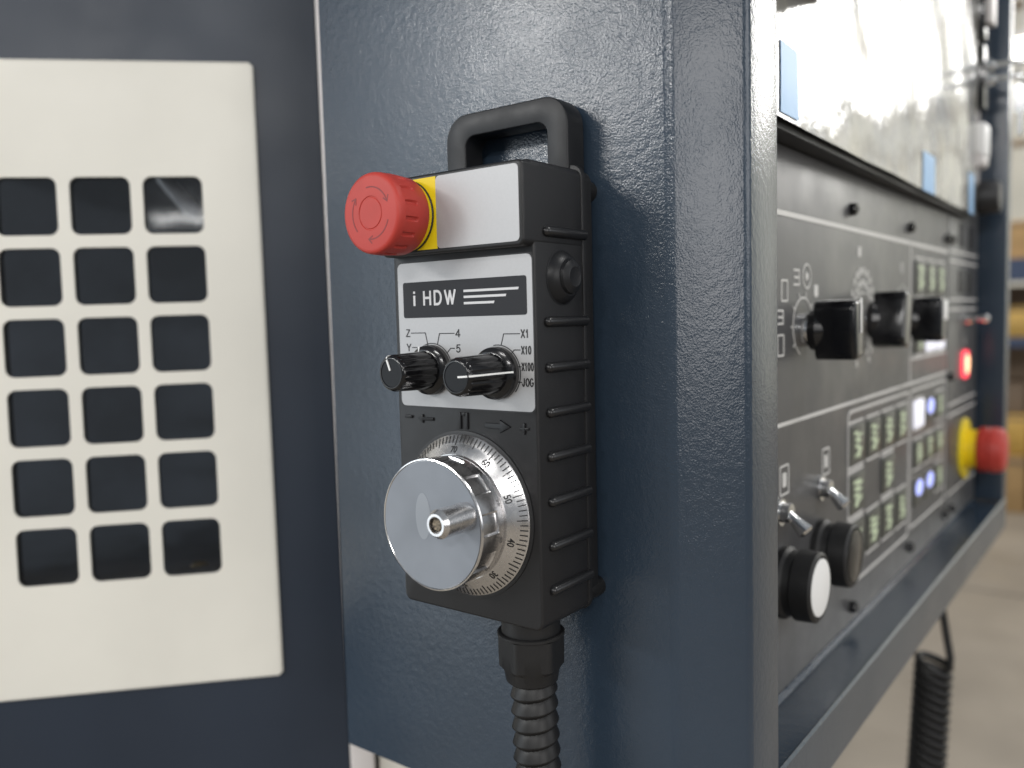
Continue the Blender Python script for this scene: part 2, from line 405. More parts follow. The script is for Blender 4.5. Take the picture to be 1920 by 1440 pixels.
# panel screws
def screw_at(y, z):
    b = new(); lathe(b, 'C', y, z, [(XP, 0.0048), (XP + 0.003, 0.0046), (XP + 0.0052, 0.0036), (XP + 0.0054, 0.002), (XP + 0.0036, 0.0018), (XP + 0.0036, 0)], 16); return b
s0 = obj("panel_screw", screw_at(0.3555, 0.2168), 'black_gloss', main_p)
for y, z in ((0.5375, 0.2162), (0.3596, -0.0849), (0.5426, -0.0801), (0.7020, 0.2162), (0.7035, -0.0809), (0.16, 0.2168), (0.16, -0.0849)):
    dup(s0, (0, y - 0.3555, z - 0.2168), main_p)
obj("panel_screw", screw_at(0.7260, 0.2162), 'black_gloss', side_p); obj("panel_screw", screw_at(0.7260, 0.0677), 'black_gloss', side_p)
obj("panel_screw", screw_at(0.7420, -0.0820), 'black_gloss', side_p)

# rotary knobs with bar grips
def bar_knob(y, z, L, wdt, hgt, rot, mname='black_gloss', nut=True):
    b = new()
    # tapered bar grip: outline in (u,v), bevelled
    pts = rrect(-wdt / 2, wdt / 2, -hgt / 2, hgt / 2, min(wdt, hgt) * 0.28, 4)
    ca, sa = math.cos(rot), math.sin(rot)
    pts = [(y + u * ca - v * sa, z + u * sa + v * ca) for u, v in pts]
    prism(b, pts, 'C', XP + L * 0.30, XP + L, 0.003, 3)
    lathe(b, 'C', y, z, [(XP + L * 0.18, wdt * 0.62), (XP + L * 0.32, wdt * 0.66), (XP + L * 0.5, wdt * 0.45)], 32)
    k = obj("selector_knob", b, mname, cab, 30)
    c = new(); lathe(c, 'C', y, z, [(XP, 0.0105), (XP + 0.004, 0.0105), (XP + 0.004, 0.0078), (XP + L * 0.26, 0.0078)], 24)
    obj("threaded_collar", c, 'chrome' if nut else 'black_gloss', k)
    return k
k1 = bar_knob(0.2502, 0.1303, 0.036, 0.021, 0.0375, 0.1)
b = new(); box(b, (XP + 0.0362, 0.2490, 0.128), (XP + 0.0368, 0.2515, 0.150), 0.0003); obj("pointer_line", b, 'white', k1)
k2 = bar_knob(0.3900, 0.1345, 0.033, 0.023, 0.0420, -0.18)
k3 = bar_knob(0.5170, 0.1330, 0.034, 0.024, 0.0390, 0.0)
b = new(); box(b, (XP + 0.0343, 0.508, 0.1325), (XP + 0.0352, 0.524, 0.1495), 0.0004); obj("pointer_mark", b, 'white', k3)
# scales round the knobs
lines("dial_scale", [arc(0.2502, 0.1327, 0.0185, 20, 250, 30)] + [[(0.2502 + 0.0185 * math.cos(a), 0.1327 + 0.0185 * math.sin(a)), (0.2502 + 0.022 * math.cos(a), 0.1327 + 0.022 * math.sin(a))] for a in [math.radians(q) for q in (40, 75, 110, 145, 180, 215)]], 0.0012, main_p)
def icon(y, z, s, kind):
    b = new()
    if kind == 'sq': stroke(b, loop(y - s * .5, y + s * .5, z - s * .6, z + s * .6, s * .1), 0.0012, 'C', N0, N1)
    elif kind == 'ci':
        stroke(b, arc(y, z, s * .62, 0, 360), 0.0012, 'C', N0, N1); prism(b, circ(y, z, s * .22, 12), 'C', N0, N1)
    elif kind == 'bl': prism(b, rrect(y - s * .5, y + s * .5, z - s * .5, z + s * .5, s * .2), 'C', N0, N1)
    elif kind == 'ar':
        stroke(b, [(y - s * .5, z + s * .4), (y + s * .4, z + s * .4), (y + s * .4, z - s * .4), (y - s * .5, z - s * .4)], 0.0013, 'C', N0, N1)
        stroke(b, [(y - s * .4, z), (y + s * .3, z)], 0.0013, 'C', N0, N1)
    elif kind == 'bx':
        stroke(b, loop(y - s * .5, y + s * .5, z - s * .6, z + s * .6, s * .1), 0.0012, 'C', N0, N1); prism(b, rrect(y - s * .22, y + s * .22, z - s * .3, z + s * .3, s * .05, 2), 'C', N0, N1)
    obj("printed_symbol", b, 'print_pale', main_p)
for a in ((0.2162, 0.1554, 0.0105, 'sq'), (0.2382, 0.1641, 0.0115, 'ar'), (0.2575, 0.1652, 0.0125, 'ci'), (0.2760, 0.1560, 0.0080, 'bl'), (0.2097, 0.1391, 0.0100, 'ar'), (0.2096, 0.1218, 0.0105, 'sq'),
          (0.2156, 0.0375, 0.0150, 'bx'), (0.2979, 0.0371, 0.0150, 'bx'), (0.3780, 0.1870, 0.0075, 'bl'), (0.510, 0.179, 0.007, 'ci')): icon(*a)
# override scale: rings of small printed figures round the second knob
b = new()
for rr, cnt, off in ((0.0265, 20, 0), (0.0350, 20, 9)):
    for i in range(cnt):
        a = math.radians(-58 + i * 296 / (cnt - 1) + off * 0.3)
        u, v = 0.3870 + rr * 0.93 * math.cos(a), 0.1345 + rr * 1.10 * math.sin(a)
        word(b, str(random.choice((10, 20, 30, 40, 50, 60, 70, 80, 90, 100, 110, 120))), u, v, 0.0066, 'C', N1, 0.00040)
obj("override_scale", b, 'print_pale', main_p)
lines("dial_scale", [arc(0.3870, 0.1345, 0.0215, -60, 240, 30)], 0.0012, main_p)
b = new()
for i in range(9):
    a = math.radians(200 - i * 27); word(b, str(50 + 10 * (i % 8)), 0.513 + 0.0285 * math.cos(a), 0.1345 + 0.0285 * math.sin(a), 0.0052, 'C', N1, 0.0002)
obj("override_scale", b, 'print_pale', main_p)

# key pads
KW, KH = 0.0395, 0.0300
def key(y, z, kw, kh, kind):
    b = new(); prism(b, rrect(y - kw / 2, y + kw / 2, z - kh / 2, z + kh / 2, 0.0015, 3), 'C', XP - 0.0002, XP + 0.0016, 0.0006)
    k = obj("key", b, {'w': 'lit_white'}.get(kind, 'key'), main_p)
    if kind in ('g', 'b'):
        b = new()
        if kind == 'b':
            prism(b, [(y + kw * .36 * math.cos(q * PI / 8), z + kh * .12 + kh * .30 * math.sin(q * PI / 8)) for q in range(16)], 'C', XP + 0.0016, XP + 0.0022)
            obj("indicator_lamp", b, 'lit_blue', k); return
        n = XP + 0.0018
        rnd = random.Random(int(y * 9000 + z * 7000))
        for q in range(3):
            zz = z + kh * (0.30 - 0.17 * q); L = kw * rnd.uniform(.16, .30)
            stroke(b, [(y - L, zz), (y + L * rnd.uniform(-.3, .6), zz)], kh * 0.09, 'C', n, n + 0.0002)
            stroke(b, [(y - L * .2, zz - kh * .08), (y + L, zz - kh * .06)], kh * 0.06, 'C', n, n + 0.0002)
        prism(b, circ(y + kw * rnd.uniform(-.1, .1), z - kh * .24, kh * .13, 12), 'C', n, n + 0.0002)
        stroke(b, [(y - kw * .2, z - kh * .3), (y + kw * .22, z - kh * .16)], kh * .08, 'C', n, n + 0.0002)
        obj("legend", b, 'legend', k)
    b = new()
    stroke(b, [(y - kw * .47, z + kh * .58), (y + kw * .47, z + kh * .58)], 0.0018, 'C', N0, N1); stroke(b, [(y - kw * .47, z - kh * .58), (y + kw * .47, z - kh * .58)], 0.0018, 'C', N0, N1)
    obj("printed_line", b, 'print_pale', k)
for y in (0.3720, 0.4190, 0.4660, 0.5130): key(y, 0.0400, KW, KH, 'g')
for y in (0.3720, 0.4660): key(y, 0.0020, KW, KH, 'g')
for y in (0.3720, 0.4190, 0.4660, 0.5130): key(y, -0.0360, KW, KH, 'g')
for z, kinds, hh in ((0.0420, 'wbg', .026), (0.0040, 'ggg', .026), (-0.0330, 'bbg', .026), (0.1720, 'ggg', .032), (0.1115, 'gww', .022)):
    for y, kd in zip((0.5800, 0.6270, 0.6740), kinds): key(y, z, 0.040, hh, kd)

# toggle switches
def toggle(y, z, L, tilt, parent, m='chrome', r=0.0032):
    b = new(); lathe(b, 'C', y, z, [(XP, 0.0085), (XP + 0.002, 0.0085), (XP + 0.002, 0.0065), (XP + 0.0075, 0.006), (XP + 0.0075, 0.003)], 20)
    tg = obj("toggle_switch", b, m, cab)
    b = new(); p0 = Vector((XP + 0.005, y, z)); p1 = p0 + Vector((math.cos(tilt), 0, math.sin(tilt))) * L
    tube(b, [p0, p0.lerp(p1, .5), p1, p1 + (p1 - p0).normalized() * 0.0015], [r * .75, r * .95, r * 1.35, r * .9], 14); obj("lever", b, m, tg)
toggle(0.2080, 0.0186, 0.0150, -0.75, main_p, r=0.0040); toggle(0.2863, 0.0201, 0.0150, -0.75, main_p, r=0.0040)
toggle(0.8170, 0.1301, 0.0180, -0.05, side_p)
# push buttons
def push(y, z, cap_m):
    b = new(); lathe(b, 'C', y, z, [(XP, 0.0225), (XP + 0.004, 0.0225), (XP + 0.006, 0.0205), (XP + 0.010, 0.0198), (XP + 0.0115, 0.0222), (XP + 0.0225, 0.0216), (XP + 0.0238, 0.0198), (XP + 0.0238, 0.0186), (XP + 0.0225, 0.0182), (XP + 0.0225, 0)], 48)
    p = obj("push_button", b, 'rubber', cab)
    b = new(); lathe(b, 'C', y, z, [(XP + 0.0226, 0.0178), (XP + 0.0240, 0.0176), (XP + 0.0245, 0.0160), (XP + 0.0248, 0)], 40); obj("button_cap", b, cap_m, p)
push(0.2125, -0.0265, 'white'); push(0.2850, -0.0240, 'black_gloss')
# e-stop on the panel
EY, EZ = 0.8185, -0.0240
b = new(); lathe(b, 'C', EY, EZ, [(XP, 0.0360), (XP + 0.0022, 0.0360), (XP + 0.0030, 0.0352)], 56)
es = obj("emergency_stop_button", b, 'yellow', cab)
b = new(); lathe(b, 'C', EY, EZ, [(XP + 0.003, 0.0225), (XP + 0.016, 0.0225), (XP + 0.016, 0.014)], 48); obj("collar", b, 'yellow_plastic', es)
b = new(); lathe(b, 'C', EY, EZ, [(XP + 0.0162, 0.0250), (XP + 0.018, 0.0262), (XP + 0.0262, 0.0262), (XP + 0.0275, 0.0250), (XP + 0.029, 0.0266), (XP + 0.038, 0.0262), (XP + 0.0425, 0.0238), (XP + 0.0445, 0.019), (XP + 0.0452, 0)], 56); obj("mushroom_cap", b, 'red', es)
# lit red indicator
b = new(); prism(b, rrect(0.797, 0.831, 0.0600, 0.0930, 0.012, 6), 'C', XP, XP + 0.003, 0.001); ri = obj("indicator_lamp", b, 'lit_red', cab)
b = new(); prism(b, rrect(0.804, 0.824, 0.0655, 0.0875, 0.008, 6), 'C', XP + 0.003, XP + 0.0042, 0.001); obj("lens", b, 'lit_core', ri)
# slots
for y in (0.785, 0.835):
    b = new(); prism(b, rrect(y - 0.013, y + 0.013, 0.160, 0.186, 0.002, 3), 'C', XP, XP + 0.0012, 0.0004); obj("socket_cover", b, 'ink', side_p)
for y in (0.785, 0.845):
    b = new(); prism(b, rrect(y - 0.013, y + 0.013, 0.212, 0.238, 0.002, 3), 'C', XP, XP + 0.0012, 0.0004); obj("socket_cover", b, 'ink_grey', side_p)
b = new(); word(b, "O", 0.812, 0.104, 0.011, 'C', N1, 0.0003); obj("printed_symbol", b, 'print_pale', side_p)

# screen unit in protective film
def yaw_box(b, y0, y1, z0, z1, xn, xf, xb):
    t_ = new()
    co = [(xn, y0, z0), (xf, y1, z0), (xf, y1, z1), (xn, y0, z1), (xb, y0, z0), (xb, y1, z0), (xb, y1, z1), (xb, y0, z1)]
    vs = [t_.verts.new(c) for c in co]
    for f_ in ((0, 1, 2, 3), (4, 7, 6, 5), (0, 4, 5, 1), (3, 2, 6, 7), (0, 3, 7, 4), (1, 5, 6, 2)): t_.faces.new([vs[i] for i in f_])
    merge(b, t_); return b
b = new(); yaw_box(b, 0.1195, 0.795, 0.2440, 0.61, 0.0480, 0.0400, 0.0296); su = obj("screen_unit", b, 'ink', cab)
# film sheet: gently crinkled grid just proud of the unit, hanging slightly below its edge
b = new(); NU, NV = 90, 60; grid = []
rnd = random.Random(3)
ph = [(rnd.uniform(8, 60), rnd.uniform(8, 60), rnd.uniform(0, 6.28), rnd.uniform(0.00008, 0.0005)) for _ in range(14)]
def filmx(y, z):
    base = 0.0480 + (0.0400 - 0.0480) * (y - 0.1195) / (0.795 - 0.1195)
    return base + 0.0040 + 0.5 * sum(a * math.sin(fu * y + fv * z + p) for fu, fv, p, a in ph)
for i in range(NU + 1):
    row = []
    for j in range(NV + 1):
        y = 0.1200 + (0.8060 - 0.1200) * i / NU; z = 0.2475 + (0.60 - 0.2475) * j / NV
        base = 0.0480 + (0.0400 - 0.0480) * (y - 0.1195) / (0.795 - 0.1195)
        row.append(b.verts.new((filmx(y, z), y, z)))
    grid.append(row)
for i in range(NU):
    for j in range(NV): b.faces.new((grid[i][j], grid[i + 1][j], grid[i + 1][j + 1], grid[i][j + 1]))
obj("protective_film", b, 'film', su, 60)
for (y, z, wd, ht) in ((0.545, 0.2640, 0.048, 0.034), (0.772, 0.2690, 0.034, 0.044), (0.172, 0.2690, 0.030, 0.038)):
    b = new(); G = [[[b.verts.new((filmx(y - wd / 2 + wd * i / 8, z - ht / 2 + ht * j / 8) + e, y - wd / 2 + wd * i / 8, z - ht / 2 + ht * j / 8)) for j in range(9)] for i in range(9)] for e in (0.0001, 0.0007)]
    for i in range(8):
        for j in range(8):
            for e in (0, 1): b.faces.new((G[e][i][j], G[e][i + 1][j], G[e][i + 1][j + 1], G[e][i][j + 1]))
    obj("tape_strip", b, 'tape', su)
b = new(); box(b, (0.0535, 0.1195, 0.3275), (0.080, 0.2309, 0.42), 0.001); obj("screen_hood", b, 'ink', cab)
# fittings beside the screen
b = new(); prism(b, rrect(0.800, 0.8925, 0.2602, 0.61, 0.001, 2), 'C', 0.0296, XP + 0.0008, 0.0006); fp = obj("fitting_plate", b, 'trim', cab)
b = new(); box(b, (XP + 0.001, 0.806, 0.446), (0.050, 0.838, 0.515), 0.002); lt = obj("latch_block", b, 'black_gloss', cab)
b = new(); box(b, (0.0502, 0.811, 0.462), (0.058, 0.832, 0.500), 0.001); obj("latch_lever", b, 'trim', lt)
b = new(); box(b, (XP + 0.001, 0.808, 0.370), (0.050, 0.842, 0.440), 0.0015); ks = obj("key_switch_plate", b, 'black_gloss', cab)
for z in (0.418, 0.402):
    b = new(); lathe(b, 'C', 0.825, z, [(0.0499, 0.0075), (0.055, 0.0072), (0.058, 0.0045), (0.058, 0)], 20); obj("lock_cylinder", b, 'chrome', ks)
b = new(); box(b, (XP + 0.001, 0.802, 0.3140), (0.0535, 0.836, 0.3520), 0.003, 3); wb = obj("plug_socket", b, 'white', cab)
b = new(); lathe(b, 'A', 0.044, 0.3105, [(-0.836, 0.008), (-0.802, 0.008)], 16); obj("socket_foot", b, 'trim', wb)
k4 = None
b = new(); lathe(b, 'C', 0.842, 0.2710, [(XP + 0.006, 0.0165), (XP + 0.010, 0.0205), (XP + 0.029, 0.0190), (XP + 0.0315, 0.0165), (XP + 0.0315, 0)], 10)
k4 = obj("clamp_knob", b, 'ink', cab, 40)
b = new(); lathe(b, 'C', 0.842, 0.2710, [(XP, 0.009), (XP + 0.0062, 0.009)], 20); obj("knob_stem", b, 'chrome', k4)

# keys hanging from the key switch
kb = thing("key_bunch", "bunch of small metal keys hanging on a ring from the cabinet key switch", "keys", (0.052, 0.816, 0.402))
b = new(); box(b, (0.0578, 0.8240, 0.4145), (0.092, 0.8262, 0.4205), 0.0006); obj("key_blade", b, 'chrome', kb)
b = new(); box(b, (0.0578, 0.8240, 0.3990), (0.088, 0.8262, 0.4045), 0.0006); obj("key_blade", b, 'chrome', kb)
b = new(); tube(b, [(0.091 + 0.010 * math.cos(q * PI / 12), 0.825 + 0.004 * math.sin(q * PI / 12), 0.405 + 0.013 * math.sin(q * PI / 12)) for q in range(25)], 0.0011, 8); obj("key_ring", b, 'chrome', kb)
for dx, L, tw in ((0.084, 0.058, 0.1), (0.097, 0.044, 0.7), (0.102, 0.050, -0.5)):
    b = new(); prism(b, rrect(-0.006, 0.006, 0.376 - 0.016, 0.394, 0.005, 4), 'A', -0.001, 0.001); prism(b, rrect(-0.0025, 0.0025, 0.394 - L, 0.362, 0.0008, 2), 'A', -0.0008, 0.0008)
    bmesh.ops.rotate(b, cent=(0, 0, 0), matrix=Matrix.Rotation(tw, 3, 'Z'), verts=b.verts); bmesh.ops.translate(b, vec=(dx, 0.826, 0.0), verts=b.verts)
    obj("hanging_key", b, 'chrome', kb)

# ================================================================== MACHINE DOOR
door = thing("machine_door", "navy machine door with a cream guard plate of rounded square windows, left of the cabinet", "machine door", (-0.2947, 0.1342, 0.1040))
_d = Vector((0.6858, 0.7277, 0.0071)); _z = Vector((-0.0305, 0.0190, 0.9994)); _n = _d.cross(_z).normalized(); _d = _z.cross(_n).normalized() * 1.0
_d.normalize(); _z = _n.cross(_d).normalized()
dm = Matrix(((_d.x, -_n.x, _z.x), (_d.y, -_n.y, _z.y), (_d.z, -_n.z, _z.z)))   # local X = along door, local Y = into machine, local Z = up
door.rotation_mode = 'QUATERNION'; door.rotation_quaternion = dm.to_quaternion()
# local frame: face 'A' convention (u = along, v = up, n = towards viewer)
GU0, GU1, GV0, GV1 = -0.3915, -0.0485, -0.2315, 0.2358
PU, PV, HS = 0.0512, 0.0517, 0.0424
cols = [-0.0882 - HS / 2 - PU * i for i in range(3)]; rows = [0.1308 - PV * i for i in range(6)]
HU0, HU1 = cols[-1] - HS / 2 - 0.006, cols[0] + HS / 2 + 0.006
def holed_sheet(u0, u1, v0, v1, n0, n1, hs, rad, cornr):
    """a plate with the grid of rounded square openings, front face at n1, back at n0"""
    t_ = new(); K = 5
    us = [u0] + [c - PU / 2 for c in reversed(cols)] + [cols[0] + PU / 2, u1]
    vs_ = [v0] + [r - PV / 2 for r in reversed(rows)] + [rows[0] + PV / 2, v1]
    for n_, flip in ((n1, False), (n0, True)):
        for i in range(len(us) - 1):
            for j in range(len(vs_) - 1):
                a, b_, c_, d_ = us[i], us[i + 1], vs_[j], vs_[j + 1]
                inner = 1 <= i <= len(us) - 3 and 1 <= j <= len(vs_) - 3
                if not inner:
                    t_.faces.new([t_.verts.new(mp('A', x, y, n_)) for x, y in ((a, c_), (b_, c_), (b_, d_), (a, d_))]); continue
                cu_, cv_ = (a + b_) / 2, (c_ + d_) / 2
                lp = rrect(cu_ - hs / 2, cu_ + hs / 2, cv_ - hs / 2, cv_ + hs / 2, rad, K)
                co = [(b_, c_), (b_, d_), (a, d_), (a, c_)]
                V = [t_.verts.new(mp('A', x, y, n_)) for x, y in lp]; O = [t_.verts.new(mp('A', x, y, n_)) for x, y in co]
                for q in range(4):
                    for s in range(K): t_.faces.new((V[q * 6 + s], V[q * 6 + s + 1], O[q]))
                    t_.faces.new((V[q * 6 + 5], V[(q * 6 + 6) % 24], O[(q + 1) % 4], O[q]))
                if not flip:
                    Bk = [t_.verts.new(mp('A', x, y, n0)) for x, y in lp]
                    for s in range(24): t_.faces.new((V[s], V[(s + 1) % 24], Bk[(s + 1) % 24], Bk[s]))
    bmesh.ops.remove_doubles(t_, verts=t_.verts, dist=1e-6)
    return t_
t = holed_sheet(GU0, GU1, GV0, GV1, 0.0006, 0.0030, HS, 0.0064, 0.003)
# rim of the plate
prism(t, [(GU1, GV0), (GU1 + 0.0016, GV0 + 0.0016), (GU1 + 0.0016, GV1 - 0.0016), (GU1, GV1)], 'A', 0.0006, 0.0029, 0.0007)
prism(t, [(GU0, GV0 - 0.0014), (GU1 - 0.0014, GV0 - 0.0014), (GU1, GV0), (GU0, GV0)], 'A', 0.0006, 0.0029, 0.0007)
prism(t, [(GU0, GV1), (GU1, GV1), (GU1 - 0.0014, GV1 + 0.0014), (GU0, GV1 + 0.0014)], 'A', 0.0006, 0.0029, 0.0007)
gp = obj("guard_plate", t, 'cream', door, 30, local=True)
t = holed_sheet(-0.62, 0.0002, -0.60, 0.60, -0.018, 0.0, HS + 0.0080, 0.006, 0)
obj("door_leaf", t, 'navy_door', door, 30, local=True)
b = new(); prism(b, rrect(-HS / 2 - 0.0035, HS / 2 + 0.0035, -HS / 2 - 0.0035, HS / 2 + 0.0035, 0.004, 3), 'A', -0.0030, -0.0004)
pane0 = None
for ci, cu_ in enumerate(cols[:5]):
    for cv_ in rows:
        if pane0 is None:
            pane0 = obj("window_pane", b, 'glass', door, 30, local=True); pane0.location = (cu_, 0, cv_)
        else:
            c = pane0.copy(); C.objects.link(c); c.parent = door; c.location = (cu_, 0, cv_)
# dark tray behind the openings with a little swarf in it
t = new(); box(t, (-0.60, 0.30, -0.58), (-0.02, 0.31, 0.58)); box(t, (-0.60, 0.019, -0.16), (-0.02, 0.30, -0.155)); box(t, (-0.02, 0.019, -0.58), (-0.012, 0.30, 0.58)); box(t, (-0.60, 0.019, 0.30), (-0.02, 0.30, 0.305))
obj("inner_lining", t, 'dark', door, 30, local=True)
t = new()
for q in range(5):
    tube(t, [(-0.115 + 0.012 * random.random(), 0.016 + 0.002 * q, -0.148 + 0.003 * random.random()) for _ in range(4)], 0.0012, 5)
obj("metal_swarf", t, 'brass', door, 30, local=True)["kind"] = "stuff"

t = new(); tube(t, [(-0.150, 0.075, 0.215), (-0.128, 0.055, 0.162), (-0.106, 0.040, 0.135), (-0.098, 0.036, 0.128)], [0.006, 0.006, 0.0065, 0.005], 14); obj("streak_tube", t, 'trim', door, 40, local=True)  # added pale tube, stands in for a reflected streak in the pane
# machine body beside the door
body = thing("machine_body", "cream machine body edge with a pale grey metal strip, beside the door under the cabinet", "machine body", door.location)
body.rotation_mode = 'QUATERNION'; body.rotation_quaternion = dm.to_quaternion()
t = new(); box(t, (0.0232, 0.012, -0.70), (0.14, 0.10, 0.62), 0.002); obj("body_panel", t, 'cream', body, 30, local=True)
t = new(); box(t, (0.0010, -0.001, -0.70), (0.0200, 0.020, 0.62), 0.002, 3); obj("door_strip", t, 'trim', body, 30, local=True)
t = new(); box(t, (0.0012, 0.0205, -0.70), (0.0232, 0.03, 0.62)); obj("seal_gap", t, 'ink', body, 30, local=True)

# ================================================================== HANDHELD PENDANT
pen = thing("handwheel_pendant", "black handheld machine control pendant with red stop button and metal handwheel, hung on the cabinet", "control pendant", (-0.0435, 0.025, 0.0))
XL, XR = -0.0868, 0.0
YU = -0.0076     # front of the upper block
# housing: lower body and the deeper head block above it, all edges rounded
b = new(); prism(b, rrect(XL, XR, 0.0, 0.2118, 0.0042, 6), 'A', -0.0400, 0.0, 0.0013, 4); obj("housing", b, 'plastic', pen, 26)
b = new(); prism(b, rrect(XL - 0.0002, XR + 0.0002, 0.1736, 0.2106, 0.0030, 6), 'A', -0.0397, -YU, 0.0013, 4); obj("head_block", b, 'plastic', pen, 26)
# rear cover, slightly smaller
b = new(); prism(b, rrect(XL + 0.0009, XR - 0.0009, 0.0006, 0.2122, 0.006, 5), 'A', -0.0492, -0.0403, 0.001, bev_all=False); obj("rear_cover", b, 'plastic', pen)
b = new(); prism(b, rrect(XL - 0.0004, XR + 0.0007, -0.0010, 0.2142, 0.006, 5), 'A', -0.0412, -0.0384, 0.0006); obj("seam_rim", b, 'plastic', pen)
for u, v in ((-0.0062, 0.2030), (-0.081, 0.2030), (-0.0052, 0.0068), (-0.082, 0.0068)):
    b = new(); lathe(b, 'A', u, v, [(-0.0549, 0.0052), (-0.0500, 0.0052), (-0.0430, 0.0048)], 20); obj("mounting_foot", b, 'rubber', pen)
# carrying handle: rounded rectangular frame
HO = rrect(-0.0820, -0.0058, 0.190, 0.2478, 0.0135, 8); HI = rrect(-0.0690, -0.0178, 0.1955, 0.2362, 0.0060, 8)
t = new()
fo = [t.verts.new(mp('A', u, v, -0.0372)) for u, v in HO]; fi = [t.verts.new(mp('A', u, v, -0.0372)) for u, v in HI]
bo = [t.verts.new(mp('A', u, v, -0.0515)) for u, v in HO]; bi = [t.verts.new(mp('A', u, v, -0.0515)) for u, v in HI]
k = len(HO)
for i in range(k):
    j = (i + 1) % k
    t.faces.new((fo[i], fo[j], fi[j], fi[i])); t.faces.new((bo[i], bi[i], bi[j], bo[j])); t.faces.new((fo[i], bo[i], bo[j], fo[j])); t.faces.new((fi[i], fi[j], bi[j], bi[i]))
bmesh.ops.recalc_face_normals(t, faces=t.faces)
bmesh.ops.bevel(t, geom=[e for e in t.edges if abs(e.calc_face_angle(0)) > 1.0], offset=0.0009, segments=3, affect='EDGES', profile=0.5)
obj("carrying_handle", t, 'plastic_face', pen, 16)
# top label: silver film with yellow end
b = new(); prism(b, rrect(-0.0497, -0.0018, 0.1756, 0.2088, 0.0022, 4), 'A', -YU - 0.0001, -YU + 0.00030); obj("name_label", b, 'silver', pen, label="blank silver label beside the red stop button")
b = new(); prism(b, [(-0.0497, 0.1756), (-0.0497, 0.2088), (XL + 0.004, 0.2088), (XL + 0.0018, 0.2066), (XL + 0.0018, 0.1778), (XL + 0.004, 0.1756)], 'A', -YU - 0.0001, -YU + 0.00026); obj("yellow_label", b, 'yellow', pen, label="yellow label under the red stop button")
# emergency stop
EU, EV = -0.0682, 0.1917
b = new(); lathe(b, 'A', EU, EV, [(0.0077, 0.0170), (0.0084, 0.0170), (0.0087, 0.0166)], 64); es = obj("emergency_stop_button", b, 'ink', pen)
b = new(); lathe(b, 'A', EU, EV, [(0.0086, 0.0165), (0.0120, 0.0163), (0.0135, 0.0160), (0.0135, 0.012)], 64); obj("collar", b, 'yellow_plastic', es)
def grip(a, j, r):
    if j in (4, 5, 6):
        s = (a / (2 * PI) * 16) % 1.0
        return r - (0.0009 if 0.36 < s < 0.64 else 0.0)
    return r
capp = [(0.0165, 0.0150), (0.0168, 0.0176), (0.0180, 0.0182), (0.0258, 0.0186), (0.0264, 0.0186), (0.0300, 0.0188), (0.0334, 0.0186), (0.0340, 0.0187), (0.0362, 0.0185), (0.0373, 0.0181), (0.0379, 0.0173), (0.0381, 0.0162), (0.03805, 0.0078), (0.0377, 0.0075), (0.0377, 0.0071), (0.03805, 0.0068), (0.0380, 0)]
capp = [(n_ - 0.0052 if n_ < 0.02 else n_ - 0.0062, r_) for n_, r_ in capp]
b = new(); lathe(b, 'A', EU, EV, capp, 192, grip); obj("mushroom_cap", b, 'red', es, 40)
b = new()
for a0 in (100, 220, 340):
    pts = arc(EU, EV, 0.0118, a0, a0 - 78, 16); stroke(b, pts, 0.0006, 'A', 0.0314, 0.03195)
    e = pts[-1]; a = math.radians(a0 - 78)
    tx, ty = math.sin(a), -math.cos(a); rx, ry = math.cos(a), math.sin(a)
    stroke(b, [(e[0] - tx * 0.0022 + rx * 0.0016, e[1] - ty * 0.0022 + ry * 0.0016), e, (e[0] - tx * 0.0022 - rx * 0.0016, e[1] - ty * 0.0022 - ry * 0.0016)], 0.0006, 'A', 0.0314, 0.03195)
obj("turn_arrow", b, 'red_groove_shade', es)

# silver control plate with its print
b = new(); prism(b, rrect(-0.0838, -0.0012, 0.1004, 0.1706, 0.0028, 5), 'A', -0.0001, 0.00032); cpl = obj("control_label", b, 'silver', pen)
b = new(); stroke(b, (lambda p: p + [p[0]])(rrect(-0.0842, -0.0008, 0.1000, 0.1710, 0.0030, 5)), 0.0006, 'A', -0.0001, 0.00022); obj("label_border", b, 'ink', cpl)
b = new(); prism(b, rrect(-0.0802, -0.0043, 0.1438, 0.1612, 0.0012, 4), 'A', 0.0003, 0.00050); banner = obj("name_banner", b, 'ink_grey', cpl)
LN = 0.00056
b = new(); glyphs(b, "HDW", -0.0664, 0.1532, 0.0062, 0.00115, 'A', 0.0004, LN, 0.0202, gap=0.32)
prism(b, [(-0.0733, 0.1497), (-0.0720, 0.1497), (-0.0720, 0.1547), (-0.0733, 0.1547)], 'A', 0.0004, LN); prism(b, [(-0.0733, 0.1556), (-0.0720, 0.1556), (-0.0720, 0.1567), (-0.0733, 0.1567)], 'A', 0.0004, LN)
obj("lettering", b, 'print_silver', cpl)
b = new()
for v, u1 in ((0.1557, -0.0084), (0.1529, -0.0155), (0.1500, -0.0224)): prism(b, [(-0.0408, v - 0.00055), (u1 - 0.0004, v - 0.00055), (u1, v + 0.00055), (-0.0408, v + 0.00055)], 'A', 0.0004, LN)
obj("printed_bar", b, 'print_silver', cpl)
b = new(); L0, L1, WD = 0.00026, 0.00046, 0.00042
